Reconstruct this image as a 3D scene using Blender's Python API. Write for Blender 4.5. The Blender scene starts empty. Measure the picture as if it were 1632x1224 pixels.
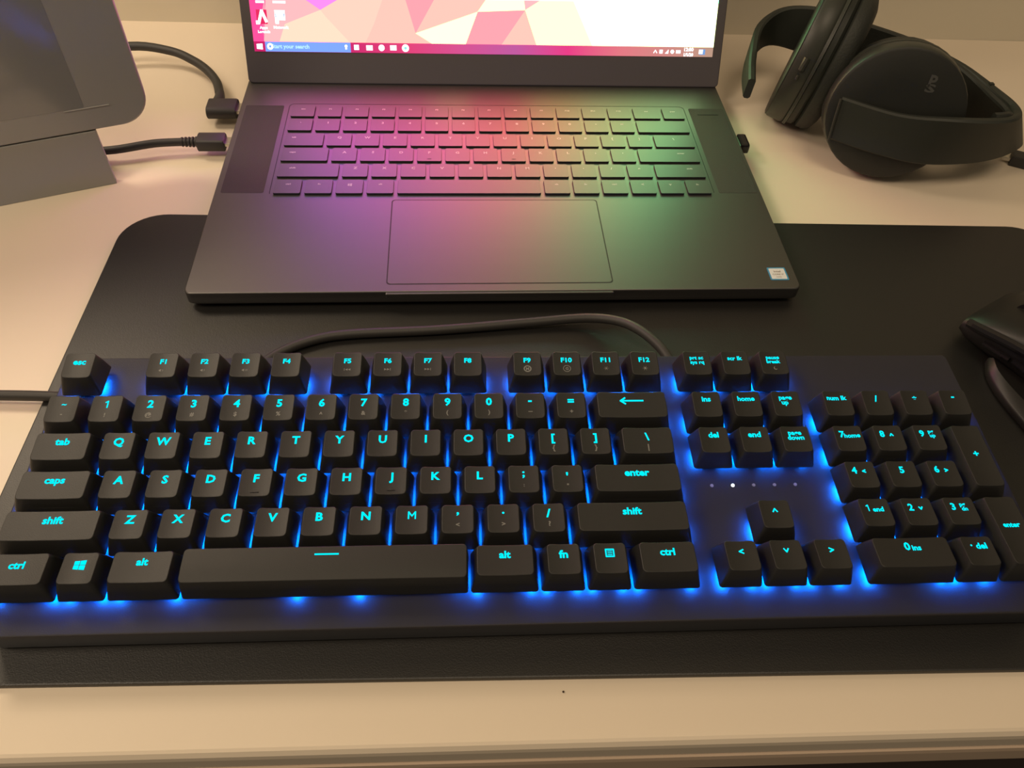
import bpy, bmesh, math, random
from mathutils import Vector, Matrix, Euler
random.seed(7)
C = bpy.context.scene.collection
rad = math.radians
# ------------------------------------------------------------------ camera
cam_d = bpy.data.cameras.new('camera'); cam = bpy.data.objects.new('camera', cam_d); C.objects.link(cam)
cam.location = (-0.027996, -0.327896, 0.323591)
cam.rotation_euler = (0.698882, -0.041921, -0.065322)
cam_d.sensor_width = 36.0; cam_d.lens = 36.0 * 1245.87 / 1632.0
cam_d.clip_start = 0.01; cam_d.clip_end = 50
bpy.context.scene.camera = cam
# ------------------------------------------------------------------ world, lights, exposure
w = bpy.data.worlds.new('world'); bpy.context.scene.world = w; w.use_nodes = True
w.node_tree.nodes['Background'].inputs[0].default_value = (1.0, 0.84, 0.62, 1)
w.node_tree.nodes['Background'].inputs[1].default_value = 0.12
def area(name, loc, target, size, power, color):
    d = bpy.data.lights.new(name, 'AREA'); d.shape = 'DISK'; d.size = size; d.energy = power; d.color = color
    o = bpy.data.objects.new(name, d); C.objects.link(o); o.location = loc
    o.rotation_euler = (Vector(target) - Vector(loc)).to_track_quat('-Z', 'Y').to_euler(); return o
area('left_gloss_light', (-0.54, 0.30, 0.60), (-0.10, 0.0, 0), 0.22, 2.5, (1.0, 0.80, 0.58))  # added unseen light, placed for gloss on the left keys and mat
area('side_fill_light', (-0.70, -0.35, 0.85), (-0.1, 0.0, 0), 0.30, 3.6, (1.0, 0.80, 0.58))  # added fill with no known source, brightens the tablet and stand fronts
area('ceiling_lamp_light', (0.20, -0.75, 1.9), (0, 0, 0), 0.8, 9.4, (1.0, 0.78, 0.53))
vs = bpy.context.scene.view_settings
vs.view_transform = 'Standard'; vs.look = 'None'; vs.gamma = 1; vs.use_curve_mapping = False; vs.exposure = 0

# ------------------------------------------------------------------ materials
def mat(name, col, rough=.5, metal=0., spec=.5, bump=None, vary=None, emis=None, coat=0.):
    m = bpy.data.materials.new(name); m.use_nodes = True; n = m.node_tree.nodes; l = m.node_tree.links
    b = n['Principled BSDF']
    b.inputs['Base Color'].default_value = (*col, 1); b.inputs['Roughness'].default_value = rough
    b.inputs['Metallic'].default_value = metal; b.inputs['Specular IOR Level'].default_value = spec
    b.inputs['Coat Weight'].default_value = coat
    if emis:
        b.inputs['Emission Color'].default_value = (*emis[0], 1); b.inputs['Emission Strength'].default_value = emis[1]
    if bump or vary:
        tc = n.new('ShaderNodeTexCoord')
    if vary:
        sc, amt = vary
        t = n.new('ShaderNodeTexNoise'); t.inputs['Scale'].default_value = sc; t.inputs['Detail'].default_value = 4
        l.new(tc.outputs['Object'], t.inputs['Vector'])
        mx = n.new('ShaderNodeMix'); mx.data_type = 'RGBA'
        mx.inputs[6].default_value = (*[c * (1 - amt) for c in col], 1); mx.inputs[7].default_value = (*[min(1, c * (1 + amt)) for c in col], 1)
        l.new(t.outputs['Fac'], mx.inputs[0]); l.new(mx.outputs[2], b.inputs['Base Color'])
    if bump:
        sc, st = bump
        t = n.new('ShaderNodeTexNoise'); t.inputs['Scale'].default_value = sc; t.inputs['Detail'].default_value = 2
        l.new(tc.outputs['Object'], t.inputs['Vector'])
        bp = n.new('ShaderNodeBump'); bp.inputs['Strength'].default_value = st; bp.inputs['Distance'].default_value = .0004
        l.new(t.outputs['Fac'], bp.inputs['Height']); l.new(bp.outputs['Normal'], b.inputs['Normal'])
    return m
def emat(name, col, s=1.0):
    m = bpy.data.materials.new(name); m.use_nodes = True; n = m.node_tree.nodes; n.clear()
    e = n.new('ShaderNodeEmission'); o = n.new('ShaderNodeOutputMaterial')
    e.inputs[0].default_value = (*col, 1); e.inputs[1].default_value = s
    m.node_tree.links.new(e.outputs[0], o.inputs[0]); return m
M = dict(
    desk=mat('white_laminate', (.80, .69, .55), .42, vary=(6, .03)),
    desk_edge=mat('laminate_edge', (.62, .48, .36), .45, vary=(20, .05)),
    groove=mat('dark_groove', (.05, .03, .02), .8),
    wall=mat('painted_wall', (.72, .66, .53), .8, bump=(300, .2), vary=(5, .04)),
    floor=mat('dark_floor', (.045, .03, .028), .6, vary=(4, .2)),
    mat=mat('mat_rubber_cloth', (.0075, .0068, .0063), .47, spec=.8, bump=(1800, .22), vary=(900, .15)),
    cap=mat('keycap_plastic', (.0130, .0126, .0118), .50, spec=.58, bump=(2500, .15)),
    plate=mat('keyboard_plate', (.031, .030, .038), .50, metal=.05, spec=.25, bump=(2500, .2)),
    housing=mat('switch_housing', (.02, .022, .03), .4),
    legend=emat('legend_light', (0.0, .86, 1.0), 1.25),
    led=emat('blue_led', (0.0, .155, 1.0), 330.0),
    symbol=mat('grey_print', (.20, .20, .19), .6),
    emblem=mat('emblem_print', (.075, .075, .07), .5),
    white_led=emat('white_led', (.85, .93, 1.0), 3.0),
    off_led=mat('unlit_led', (.30, .29, .34), .5),
    deck=mat('anodised_deck', (.175, .168, .165), .44, metal=1.0, bump=(3500, .04)),
    speaker=mat('speaker_mesh', (.045, .043, .040), .55, metal=.3, bump=(4000, .8)),
    lapkey=mat('laptop_key', (.155, .150, .147), .45, metal=.9),
    lapside=mat('laptop_key_edge', (.012, .011, .012), .6),
    lapleg=mat('laptop_key_legend', (.50, .46, .46), .5, metal=.3),
    bezel=mat('matte_bezel', (.095, .082, .088), .5),  # base colour lifted to stand in for veiling glare on the chin
    rubber=mat('cable_rubber', (.035, .033, .031), .55),
    head=mat('headset_plastic', (.024, .027, .021), .55, bump=(1500, .15)),
    head_disc=mat('headset_cover', (.017, .018, .015), .5, bump=(1500, .1)),
    head_rim=mat('headset_rim', (.036, .038, .030), .42),
    leather=mat('leatherette', (.024, .026, .021), .6, bump=(700, .5)),
    mouse=mat('mouse_shell', (.009, .008, .0075), .42, spec=.4, bump=(1200, .05)),
    gloss=mat('gloss_black', (.012, .011, .012), .10),
    tablet=mat('tablet_glare_grey', (.27, .265, .265), .30, spec=.8),  # black tablet painted mid-grey, milky glare put into the colour
    tab_line=mat('tablet_line', (.40, .39, .38), .4),
    tab_screen=mat('tablet_screen_glare_grey', (.20, .20, .205), .14, spec=.9),  # screen greyed too, same glare in its base colour
    stand=mat('stand_glare_grey', (.27, .265, .255), .5, spec=.8),  # mid-grey stands in for the glare over the stand
    silver=mat('plug_metal', (.6, .58, .52), .3, metal=1.),
    st_white=mat('sticker_white', (.72, .74, .74), .4),
    st_blue=mat('sticker_blue', (.05, .28, .50), .4),
    st_grey=mat('sticker_print', (.30, .27, .25), .4),
    icon=emat('icon_white', (1, 1, 1), 2.2),
    icon_red=emat('icon_red', (.85, .03, .13), 1.0),
    icon_blue=emat('icon_blue', (.20, .38, .75), 1.0),
    icon_tint=emat('icon_tint', (.35, .9, .85), 1.0),
    search=emat('search_box', (.23, .42, 1.3), 1.0),
    search_txt=emat('search_text', (.55, .95, 1.0), 1.0),
)
# ------------------------------------------------------------------ helpers
def new_obj(name, me, m=None, parent=None):
    o = bpy.data.objects.new(name, me); C.objects.link(o)
    if m is not None:
        for x in (m if isinstance(m, (list, tuple)) else [m]): me.materials.append(x)
    if parent: o.parent = parent
    return o
def obj(name, bm, m=None, parent=None, smooth=False, loc=None, rot=None):
    bmesh.ops.recalc_face_normals(bm, faces=bm.faces)
    me = bpy.data.meshes.new(name); bm.to_mesh(me); bm.free()
    if smooth:
        for p in me.polygons: p.use_smooth = True
        me.set_sharp_from_angle(angle=rad(38))
        for p in me.polygons:
            if len(p.vertices) > 8: p.use_smooth = False
    o = new_obj(name, me, m, parent)
    if loc is not None: o.location = loc
    if rot is not None: o.rotation_euler = rot
    return o
def empty(name, loc=(0, 0, 0), rot=(0, 0, 0)):
    o = bpy.data.objects.new(name, None); C.objects.link(o); o.location = loc; o.rotation_euler = rot
    o.empty_display_size = .01; return o
def tag(o, label, cat, group=None):
    o['label'] = label; o['category'] = cat
    if group: o['group'] = group
    return o
def box(bm, x0, x1, y0, y1, z0, z1, bev=0, seg=2):
    v = [bm.verts.new((x, y, z)) for x in (x0, x1) for y in (y0, y1) for z in (z0, z1)]
    f = [bm.faces.new([v[i] for i in q]) for q in ((0, 1, 3, 2), (4, 6, 7, 5), (0, 4, 5, 1), (2, 3, 7, 6), (0, 2, 6, 4), (1, 5, 7, 3))]
    if bev:
        es = list({e for q in f for e in q.edges})
        bmesh.ops.bevel(bm, geom=es, offset=bev, segments=seg, affect='EDGES', profile=.6)
    return v
def rrect(hw, hd, r, k=5, cx=0, cy=0, sub=0):
    """rounded rectangle outline, counter-clockwise; sub = extra points on each straight side"""
    pts = []
    r = min(r, hw, hd)
    cs = [(hw - r, hd - r, 0), (-(hw - r), hd - r, 90), (-(hw - r), -(hd - r), 180), (hw - r, -(hd - r), 270)]
    for i, (x, y, a) in enumerate(cs):
        arc = [(x + r * math.cos(rad(a + 90 * j / k)), y + r * math.sin(rad(a + 90 * j / k))) for j in range(k + 1)]
        pts += arc
        if sub:
            x2, y2, a2 = cs[(i + 1) % 4]
            s = arc[-1]; e = (x2 + r * math.cos(rad(a2)), y2 + r * math.sin(rad(a2)))
            for j in range(1, sub + 1):
                t = j / (sub + 1); pts.append((s[0] + (e[0] - s[0]) * t, s[1] + (e[1] - s[1]) * t))
    return [(p[0] + cx, p[1] + cy) for p in pts]
def rings(bm, rs, cap0=True, cap1=True):
    """loft a list of equally long closed rings of 3-D points"""
    vr = [[bm.verts.new(p) for p in r] for r in rs]
    n = len(vr[0])
    for a, b in zip(vr, vr[1:]):
        for i in range(n):
            bm.faces.new((a[i], a[(i + 1) % n], b[(i + 1) % n], b[i]))
    if cap0: bm.faces.new(vr[0])
    if cap1: bm.faces.new(vr[-1])
    return vr
def slab(pts, z0, z1, bev=0.0, inset=None):
    """prism over a 2-D outline with a softened upper edge"""
    bm = bmesh.new()
    if bev:
        cx = sum(p[0] for p in pts) / len(pts); cy = sum(p[1] for p in pts) / len(pts)
        hw = max(abs(p[0] - cx) for p in pts); hd = max(abs(p[1] - cy) for p in pts)
        def sh(d): return [(cx + (p[0] - cx) * (hw - d) / hw, cy + (p[1] - cy) * (hd - d) / hd) for p in pts]
        rs = [[(x, y, z0) for x, y in sh(bev * .5)], [(x, y, z0 + bev * .5) for x, y in pts], [(x, y, z1 - bev) for x, y in pts],
              [(x, y, z1 - bev * .3) for x, y in sh(bev * .3)], [(x, y, z1) for x, y in sh(bev)]]
    else:
        rs = [[(x, y, z0) for x, y in pts], [(x, y, z1) for x, y in pts]]
    rings(bm, rs); return bm
def catmull(P, n=8):
    P = [Vector(p) for p in P]; out = []
    for i in range(len(P) - 1):
        a = P[max(i - 1, 0)]; b = P[i]; c = P[i + 1]; d = P[min(i + 2, len(P) - 1)]
        for j in range(n):
            t = j / n
            out.append(.5 * ((2 * b) + (c - a) * t + (2 * a - 5 * b + 4 * c - d) * t * t + (3 * b - a - 3 * c + d) * t ** 3))
    out.append(P[-1]); return out
def tube(bm, P, r, n=10, sm=6):
    pts = catmull(P, sm); N = len(pts); up = Vector((0, 0, 1)); rs = []
    for i, p in enumerate(pts):
        t = (pts[min(i + 1, N - 1)] - pts[max(i - 1, 0)]).normalized()
        u = t.cross(up)
        if u.length < 1e-4: u = t.cross(Vector((0, 1, 0)))
        u.normalize(); v = u.cross(t)
        rr = r(i / (N - 1)) if callable(r) else r
        rs.append([p + u * rr * math.cos(2 * math.pi * k / n) + v * rr * math.sin(2 * math.pi * k / n) for k in range(n)])
    rings(bm, rs)

# ------------------------------------------------------------------ text meshes (built-in font), cached as 2-D outlines
_txt = {}
def prep_texts(strings):
    tmp = []
    for s in strings:
        cu = bpy.data.curves.new('t', 'FONT'); cu.body = s; cu.size = 1; cu.resolution_u = 2; cu.offset = .034
        o = bpy.data.objects.new('t', cu); C.objects.link(o); tmp.append((s, o, cu))
    bpy.context.view_layer.update()
    dg = bpy.context.evaluated_depsgraph_get()
    for s, o, cu in tmp:
        me = bpy.data.meshes.new_from_object(o.evaluated_get(dg))
        vs_ = [(v.co.x, v.co.y) for v in me.vertices]; fs = [tuple(p.vertices) for p in me.polygons]
        _txt[s] = (vs_, fs); bpy.data.meshes.remove(me)
    for s, o, cu in tmp:
        bpy.data.objects.remove(o); bpy.data.curves.remove(cu)
CAPH = .70
def text_geo(s, h, sx=1.0, cx=0, cy=0, shear=0.0):
    """verts, faces of string s; capital height h, centred at cx, cy (vertical centre by capital height)"""
    vs_, fs = _txt[s]
    if not vs_: return [], []
    k = h / CAPH; x0 = min(v[0] for v in vs_); x1 = max(v[0] for v in vs_)
    mid = (x0 + x1) / 2
    cyv = .35
    if s in '-_=+^~`.,\';:"': cyv = (min(v[1] for v in vs_) + max(v[1] for v in vs_)) / 2
    return [((x - mid) * k * sx + cx + shear * (y - cyv) * k, (y - cyv) * k + cy) for x, y in vs_], fs
def poly_geo(polys):
    v = []; f = []
    for p in polys:
        f.append(tuple(range(len(v), len(v) + len(p)))); v += p
    return v, f
def merge(gs):
    V = []; F = []
    for v, f in gs:
        F += [tuple(i + len(V) for i in q) for q in f]; V += v
    return V, F
def stroke(pts, wd):
    out = []
    for (x0, y0), (x1, y1) in zip(pts, pts[1:]):
        L = math.hypot(x1 - x0, y1 - y0); nx, ny = -(y1 - y0) / L * wd / 2, (x1 - x0) / L * wd / 2
        ex, ey = (x1 - x0) / L * wd * .3, (y1 - y0) / L * wd * .3
        out.append([(x0 + nx - ex, y0 + ny - ey), (x0 - nx - ex, y0 - ny - ey), (x1 - nx + ex, y1 - ny + ey), (x1 + nx + ex, y1 + ny + ey)])
    return poly_geo(out)
def ringpoly(cx, cy, r, wd, n=16):
    out = []
    for i in range(n):
        a, b = 2 * math.pi * i / n, 2 * math.pi * (i + 1) / n
        out.append([(cx + q * math.cos(t), cy + q * math.sin(t)) for q, t in ((r - wd, a), (r, a), (r, b), (r - wd, b))])
    return poly_geo(out)
def disc(cx, cy, r, n=14):
    return poly_geo([[(cx + r * math.cos(2 * math.pi * i / n), cy + r * math.sin(2 * math.pi * i / n)) for i in range(n)]])
def flat_obj(name, geo, zf, m, parent, loc=None):
    V, F = geo
    me = bpy.data.meshes.new(name)
    me.from_pydata([(x, y, zf(x, y) if callable(zf) else zf) for x, y in V], [], F); me.update()
    o = new_obj(name, me, m, parent)
    if loc is not None: o.location = loc
    return o

# ================================================================== SETTING
YD = rad(-1.65)
def struct(o): o['kind'] = 'structure'; return o
bm = bmesh.new(); box(bm, -2.5, 2.5, -1.8, .36, -.02, 0)
o = struct(obj('floor', bm, M['floor'])); o.location = (0, 0, -.74)
bm = bmesh.new(); box(bm, -2.5, 2.5, 0, .1, -.76, 1.9)
o = struct(obj('wall_back', bm, M['wall'])); o.location = (0, .3475, 0); o.rotation_euler = (0, 0, rad(-1.45))
bm = bmesh.new(); box(bm, -2.5, 2.5, -.012, 0, -.74, -.65, .003)
o = struct(obj('baseboard_back', bm, M['desk_edge'])); o.location = (0, .3465, 0); o.rotation_euler = (0, 0, rad(-1.45))
# desk
desk = empty('desk', (0, -.2394, 0), (0, 0, YD))
tag(desk, 'cream white laminate desk with a grooved double front edge', 'desk')
DX = .95
bm = bmesh.new()
prof = [(.588, 0), (.0, 0), (-.0012, -.0006), (-.0026, -.0024), (-.0030, -.0050), (-.0030, -.0135), (.588, -.0135)]
rings(bm, [[(x, y, z) for y, z in prof] for x in (-DX, DX)])
obj('worktop', bm, M['desk'], desk)
bm = bmesh.new(); box(bm, -DX, DX, .001, .58, -.0150, -.0135)
obj('shadow_gap', bm, M['groove'], desk)
bm = bmesh.new()
prof = [(.58, -.0150), (-.0020, -.0150), (-.0036, -.0160), (-.0040, -.0190), (-.0040, -.0310), (-.0028, -.0325), (.014, -.0325), (.014, -.07), (.030, -.07), (.030, -.0325), (.58, -.0325)]
rings(bm, [[(x, y, z) for y, z in prof] for x in (-DX, DX)])
obj('front_rail', bm, M['desk_edge'], desk)
for sx in (-1, 1):
    for yy in (.05, .54):
        bm = bmesh.new(); box(bm, sx * .9 - .025, sx * .9 + .025, yy - .025, yy + .025, -.74, -.0325, .003)
        obj('leg', bm, M['desk'], desk)
# speck on the worktop
bm = bmesh.new(); bmesh.ops.create_icosphere(bm, subdivisions=1, radius=.0005)
o = tag(obj('crumb', bm, M['groove'], None), 'tiny dark crumb on the cream desk in front of the mat', 'crumb'); o.location = (.0135, -.2215, .0004)
# mat
bm = slab([(x, y) for x, y in rrect(.302, .1485, .026, 10)], 0.0, .003, .0008)
dm = obj('desk_mat', bm, M['mat'], None, smooth=True)
dm.location = (.0645, -.0697, 0); dm.rotation_euler = (0, 0, rad(-2.0))
tag(dm, 'large black cloth desk mat with rounded corners under laptop and keyboard', 'desk mat')

# ================================================================== KEYBOARD
U = .01905
KB = empty('mechanical_keyboard', (-0.21384896, -0.17650925, 0.03673775), (0.0389525651, 0, -0.0224396693))
tag(KB, 'black full-size mechanical keyboard with glowing cyan legends and blue backlight', 'keyboard')
PZ = -.0125
FG = 1.3115
ROWH = {5: .0018, 4: .0018, 3: .0004, 2: 0, 1: .0003, 0: .0008}
SLOPE = {5: .10, 4: .10, 3: .05, 2: .0, 1: -.03, 0: -.05}
def kx(u): return (u + (.179 if u > 18.3 else .116 if u > 15.1 else 0)) * U
def ky(r): return (r if r < 5 else 4 + FG) * U
# chassis: plate, lower shell, feet
x0, x1, yb, yf = -.0042, .4408, .1178, -.0213
bm = slab(rrect((x1 - x0) / 2, (yb - yf) / 2, .002, 3, (x0 + x1) / 2, (yb + yf) / 2), PZ - .0016, PZ, .0005)
obj('top_plate', bm, M['plate'], KB, smooth=True)
bm = bmesh.new()
hw, hd, cx, cy = (x1 - x0) / 2 - .0008, (yb - yf) / 2 - .0008, (x0 + x1) / 2, (yb + yf) / 2
rings(bm, [[(x, y, z - (0.0 if z > PZ - .01 else 0) ) for x, y in rrect(hw + d, hd + d, .004, 4, cx, cy)] for z, d in
           ((PZ - .0188, -.003), (PZ - .0178, -.0015), (PZ - .0060, .0), (PZ - .0016, .0))])
obj('lower_case', bm, M['housing'], KB, smooth=True)
for fx in (.03, .405):
    bm = bmesh.new(); box(bm, fx - .012, fx + .012, .098, .108, PZ - .0250, PZ - .0180, .001)
    obj('rear_foot', bm, M['housing'], KB)
    bm = bmesh.new(); box(bm, fx - .015, fx + .015, -.014, -.006, PZ - .0200, PZ - .0180, .001)
    obj('front_foot', bm, M['rubber'], KB)

def capfun(u, row):
    hw = u * U / 2 - .0034; c = hw
    h = ROWH[row]; s = SLOPE[row]; dish = .00055
    return lambda x, y: h - dish + dish * min(1.3, (x / c) ** 2 if u < 2.1 else min(1.0, abs(x / c) ** 4)) + s * y
def cap_mesh(u, v, row, space=False):
    bw, bd = u * U / 2 - .00048, v * U / 2 - .00048
    tw, td = bw - .0024, bd - .0023
    ty = .0006
    zf = capfun(u, row)
    if space:
        h = ROWH[row]; zf = lambda x, y: h + .0004 - 9.0 * max(0, -(y - .002)) ** 2 - 5 * max(0, y - .004) ** 2; td += .0004; tw += .0018
    zb = -.0095; bm = bmesh.new()
    ns = 5 if u < 1.6 else 9
    def R(hw, hd, r, oy=0): return rrect(hw, hd, r, 4, 0, oy, ns)
    rs = []
    inner = R(bw - .0013, bd - .0013, .0008)
    rs.append([(x, y, zb + .0045) for x, y in inner])
    rs.append([(x, y, zb) for x, y in inner])
    rs.append([(x, y, zb) for x, y in R(bw - .0002, bd - .0002, .0012)])
    rs.append([(x, y, zb + .0003) for x, y in R(bw, bd, .0013)])
    for t in (.5,):
        rs.append([(x, y, zb + .0003 + (zf(x, y) - .0006 - zb) * t) for x, y in R(bw + (tw - bw) * (t * .92), bd + (td - bd) * (t * .92), .0015, ty * t)])
    rs.append([(x, y, zf(x, y) - .00030) for x, y in R(tw, td, .0018, ty)])
    rs.append([(x, y, zf(x, y) - .00012) for x, y in R(tw - .00010, td - .00010, .0017, ty)])
    rs.append([(x, y, zf(x, y)) for x, y in R(tw - .00030, td - .00030, .0016, ty)])
    for k in (.75, .5, .25, .06):
        rs.append([(x * k, (y - ty) * k + ty, zf(x * k, (y - ty) * k + ty)) for x, y in R(tw - .00030, td - .00030, .0016, ty)])
    rings(bm, rs)
    bmesh.ops.recalc_face_normals(bm, faces=bm.faces)
    me = bpy.data.meshes.new('keycap'); bm.to_mesh(me); bm.free()
    for p in me.polygons: p.use_smooth = True
    me.set_sharp_from_angle(angle=rad(22)); me.materials.append(M['cap'])
    return me, zf
_caps = {}
bm = bmesh.new()
rings(bm, [[(x, y, z) for x, y in rrect(a, a, .0008, 2)] for z, a in ((PZ, .0052), (PZ + .0035, .0050), (PZ + .0060, .0042))])
bmesh.ops.recalc_face_normals(bm, faces=bm.faces)
hous_me = bpy.data.meshes.new('switch_housing'); bm.to_mesh(hous_me); bm.free(); hous_me.materials.append(M['housing'])
bm = bmesh.new(); box(bm, -.0011, .0011, -.0036, .0036, .0025, .0038)
bmesh.ops.recalc_face_normals(bm, faces=bm.faces)
led_me = bpy.data.meshes.new('backlight_led'); bm.to_mesh(led_me); bm.free(); led_me.materials.append(M['housing']); led_me.materials.append(M['led'])
for p in led_me.polygons: p.material_index = 1 if p.normal.z < -.9 else 0

L, S = 'L', 'S'
keys = []   # (centre u, row, width u, height u, description, [(text/shape, cap height mm, dx mm, dy mm, kind)])
def K(u, r, w_, name, items, v=1, dr=0): keys.append((u, r + dr, w_, v, name, items, r))
big = 3.5
K(.5, 5, 1, 'esc', [('esc', 2.6, 0, 2.6, L)])
for i, u in enumerate([2.5, 3.5, 4.5, 5.5, 7, 8, 9, 10, 11.5, 12.5, 13.5, 14.5]):
    it = [('F%d' % (i + 1), 2.2, 0, 2.6, L)]
    sym = {0: 'mute', 1: 'vol', 2: 'vol2', 4: 'prev', 5: 'play', 6: 'next', 8: 'M', 9: 'G', 10: 'sun', 11: 'sun2'}.get(i)
    if sym: it.append((sym, 1.6, 0, -2.3, S))
    K(u, 5, 1, 'F%d' % (i + 1), it)
K(15.75, 5, 1, 'prt sc', [('prt sc', 1.7, 0, 3.6, L), ('sys rq', 1.7, 0, 1.0, L)])
K(16.75, 5, 1, 'scr lk', [('scr lk', 1.9, 0, 3.2, L)])
K(17.75, 5, 1, 'pause', [('pause', 1.7, 0, 3.6, L), ('break', 1.7, 0, 1.2, L), ('moon', 1.6, .4, -2.6, S)])
sh = {'1': '!', '2': '@', '3': '#', '4': '$', '5': '%', '6': '^', '7': '&', '8': '*', '9': '(', '0': ')'}
K(.5, 4, 1, 'grave accent', [('~', 2.2, .3, 2.8, L), ('-', 2, .2, -2.2, S)])
for i, c in enumerate('1234567890'): K(1.5 + i, 4, 1, c, [(c, big, 0, 2.9, L), (sh[c], 2.0, 0, -2.6, S)])
K(11.5, 4, 1, 'minus', [('-', big, 0, 2.9, L), ('_', 2.4, 0, -2.6, S)])
K(12.5, 4, 1, 'equals', [('=', big, 0, 2.9, L), ('+', 2, 0, -2.6, S)])
K(14, 4, 2, 'backspace arrow', [('back', 3, 0, 2.7, L)])
K(.75, 3, 1.5, 'tab', [('tab', 2.8, 0, 3.0, L)])
for i, c in enumerate('QWERTYUIOP'): K(2 + i, 3, 1, c, [(c, big, 0, 2.7, L)])
K(12, 3, 1, 'left bracket', [('[', big, 0, 2.7, L), ('{', 2.4, 0, -2.6, S)])
K(13, 3, 1, 'right bracket', [(']', big, 0, 2.7, L), ('}', 2.4, 0, -2.6, S)])
K(14.25, 3, 1.5, 'backslash', [('\\', big, 0, 2.7, L), ('|', 2.6, 0, -2.6, S)])
K(.875, 2, 1.75, 'caps', [('caps', 2.8, 0, 3.0, L)])
for i, c in enumerate('ASDFGHJKL'):
    it = [(c, big, 0, 2.7, L)]
    if c in 'FJ': it.append(('bump', 2, 0, -4.0, 'B'))
    K(2.25 + i, 2, 1, c, it)
K(11.25, 2, 1, 'semicolon', [(';', big, 0, 2.7, L), (':', 1.6, 0, -2.6, S)])
K(12.25, 2, 1, 'apostrophe', [('\'', big, 0, 2.9, L), ('"', 1.8, 0, -2.4, S)])
K(13.875, 2, 2.25, 'enter', [('enter', 2.9, 0, 3.2, L)])
K(1.125, 1, 2.25, 'shift', [('shift', 2.8, .4, 3.0, L)])
for i, c in enumerate('ZXCVBNM'): K(2.75 + i, 1, 1, c, [(c, big, 0, 2.8, L)])
K(9.75, 1, 1, 'comma', [(',', big, 0, 3.0, L), ('<', 2, 0, -2.0, S)])
K(10.75, 1, 1, 'full stop', [('.', big, 0, 3.2, L), ('>', 2, 0, -2.0, S)])
K(11.75, 1, 1, 'slash', [('/', big, 0, 2.8, L), ('?', 2.2, .2, -2.2, S)])
K(13.625, 1, 2.75, 'shift', [('shift', 2.8, 0, 3.2, L)])
K(.75, 0, 1.5, 'ctrl', [('ctrl', 2.6, 0, 2.4, L)])
K(2, 0, 1, 'window logo', [('win', 4.2, .0, 1.9, L)])
K(3.25, 0, 1.5, 'alt', [('alt', 2.6, .0, 2.9, L)])
K(7, 0, 6, 'bar', [('line', 9.6, .2, 4.2, L)])
K(10.75, 0, 1.5, 'alt', [('alt', 2.7, 0, 3.1, L)])
K(12, 0, 1, 'fn', [('fn', 2.9, 0, 2.8, L)])
K(13, 0, 1, 'menu symbol', [('menu', 3.2, 0, 2.9, L)])
K(14.25, 0, 1.5, 'ctrl', [('ctrl', 2.7, 0, 3.0, L)])
K(15.75, 4, 1, 'ins', [('ins', 2.3, 0, 3.4, L)]); K(16.75, 4, 1, 'home', [('home', 2.1, 0, 3.4, L)])
K(17.75, 4, 1, 'page up', [('page', 2.0, 0, 3.9, L), ('up', 2.0, -.6, 1.3, L)])
K(15.75, 3, 1, 'del', [('del', 2.4, 0, 3.2, L)]); K(16.75, 3, 1, 'end', [('end', 2.4, 0, 3.2, L)])
K(17.75, 3, 1, 'page down', [('page', 2.0, 0, 3.9, L), ('down', 2.0, 0, 1.3, L)])
K(16.75, 1, 1, 'up arrow', [('cu', 2.6, 0, 2.4, L)])
K(15.75, 0, 1, 'left arrow', [('cl', 2.6, 0, 2.4, L)]); K(16.75, 0, 1, 'down arrow', [('cd', 2.6, 0, 2.6, L)]); K(17.75, 0, 1, 'right arrow', [('cr', 2.6, 0, 2.4, L)])
K(19, 4, 1, 'num lk', [('num lk', 2.0, -.2, 3.4, L)]); K(20, 4, 1, 'divide', [('/', 3.0, 0, 3.0, L)])
K(21, 4, 1, 'multiply', [('*', 3.0, 0, 2.2, L)]); K(22, 4, 1, 'minus', [('-', 3.0, 0, 3.4, L)])
for u, r, a, b in ((19, 3, '7', 'home'), (20, 3, '8', 'cu'), (21, 3, '9', 'pgup'), (19, 2, '4', 'cl'), (20, 2, '5', None), (21, 2, '6', 'cr'),
                   (19, 1, '1', 'end'), (20, 1, '2', 'cd'), (21, 1, '3', 'pgdn')):
    it = [(a, 3.0, -2.9 if b else 0, 2.8, L)]
    if b in ('home', 'end'): it.append((b, 1.9, 1.7 if b == 'home' else 1.4, 2.1, L))
    elif b in ('pgup', 'pgdn'): it += [('pg', 1.6, 1.6, 3.9, L), (b[2:], 1.6, 1.9, 1.7, L)]
    elif b: it.append((b, 1.9, 1.5, 2.3, L))
    K(u, r, 1, a + ' on the number pad', it)
K(19.5, 0, 2, '0 ins', [('0', 3.2, -1.8, 3.4, L), ('ins', 2.1, 2.0, 2.7, L)])
K(21, 0, 1, 'del on the number pad', [('.', 3.0, -2.6, 3.2, L), ('del', 2.3, 1.6, 3.0, L)])
K(22, 2, 1, 'plus', [('+', 3.0, 0, 1.4, L)], v=2, dr=.5)
K(22, 0, 1, 'enter on the number pad', [('enter', 2.0, 0, 3.0, L)], v=2, dr=.5)

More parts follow.
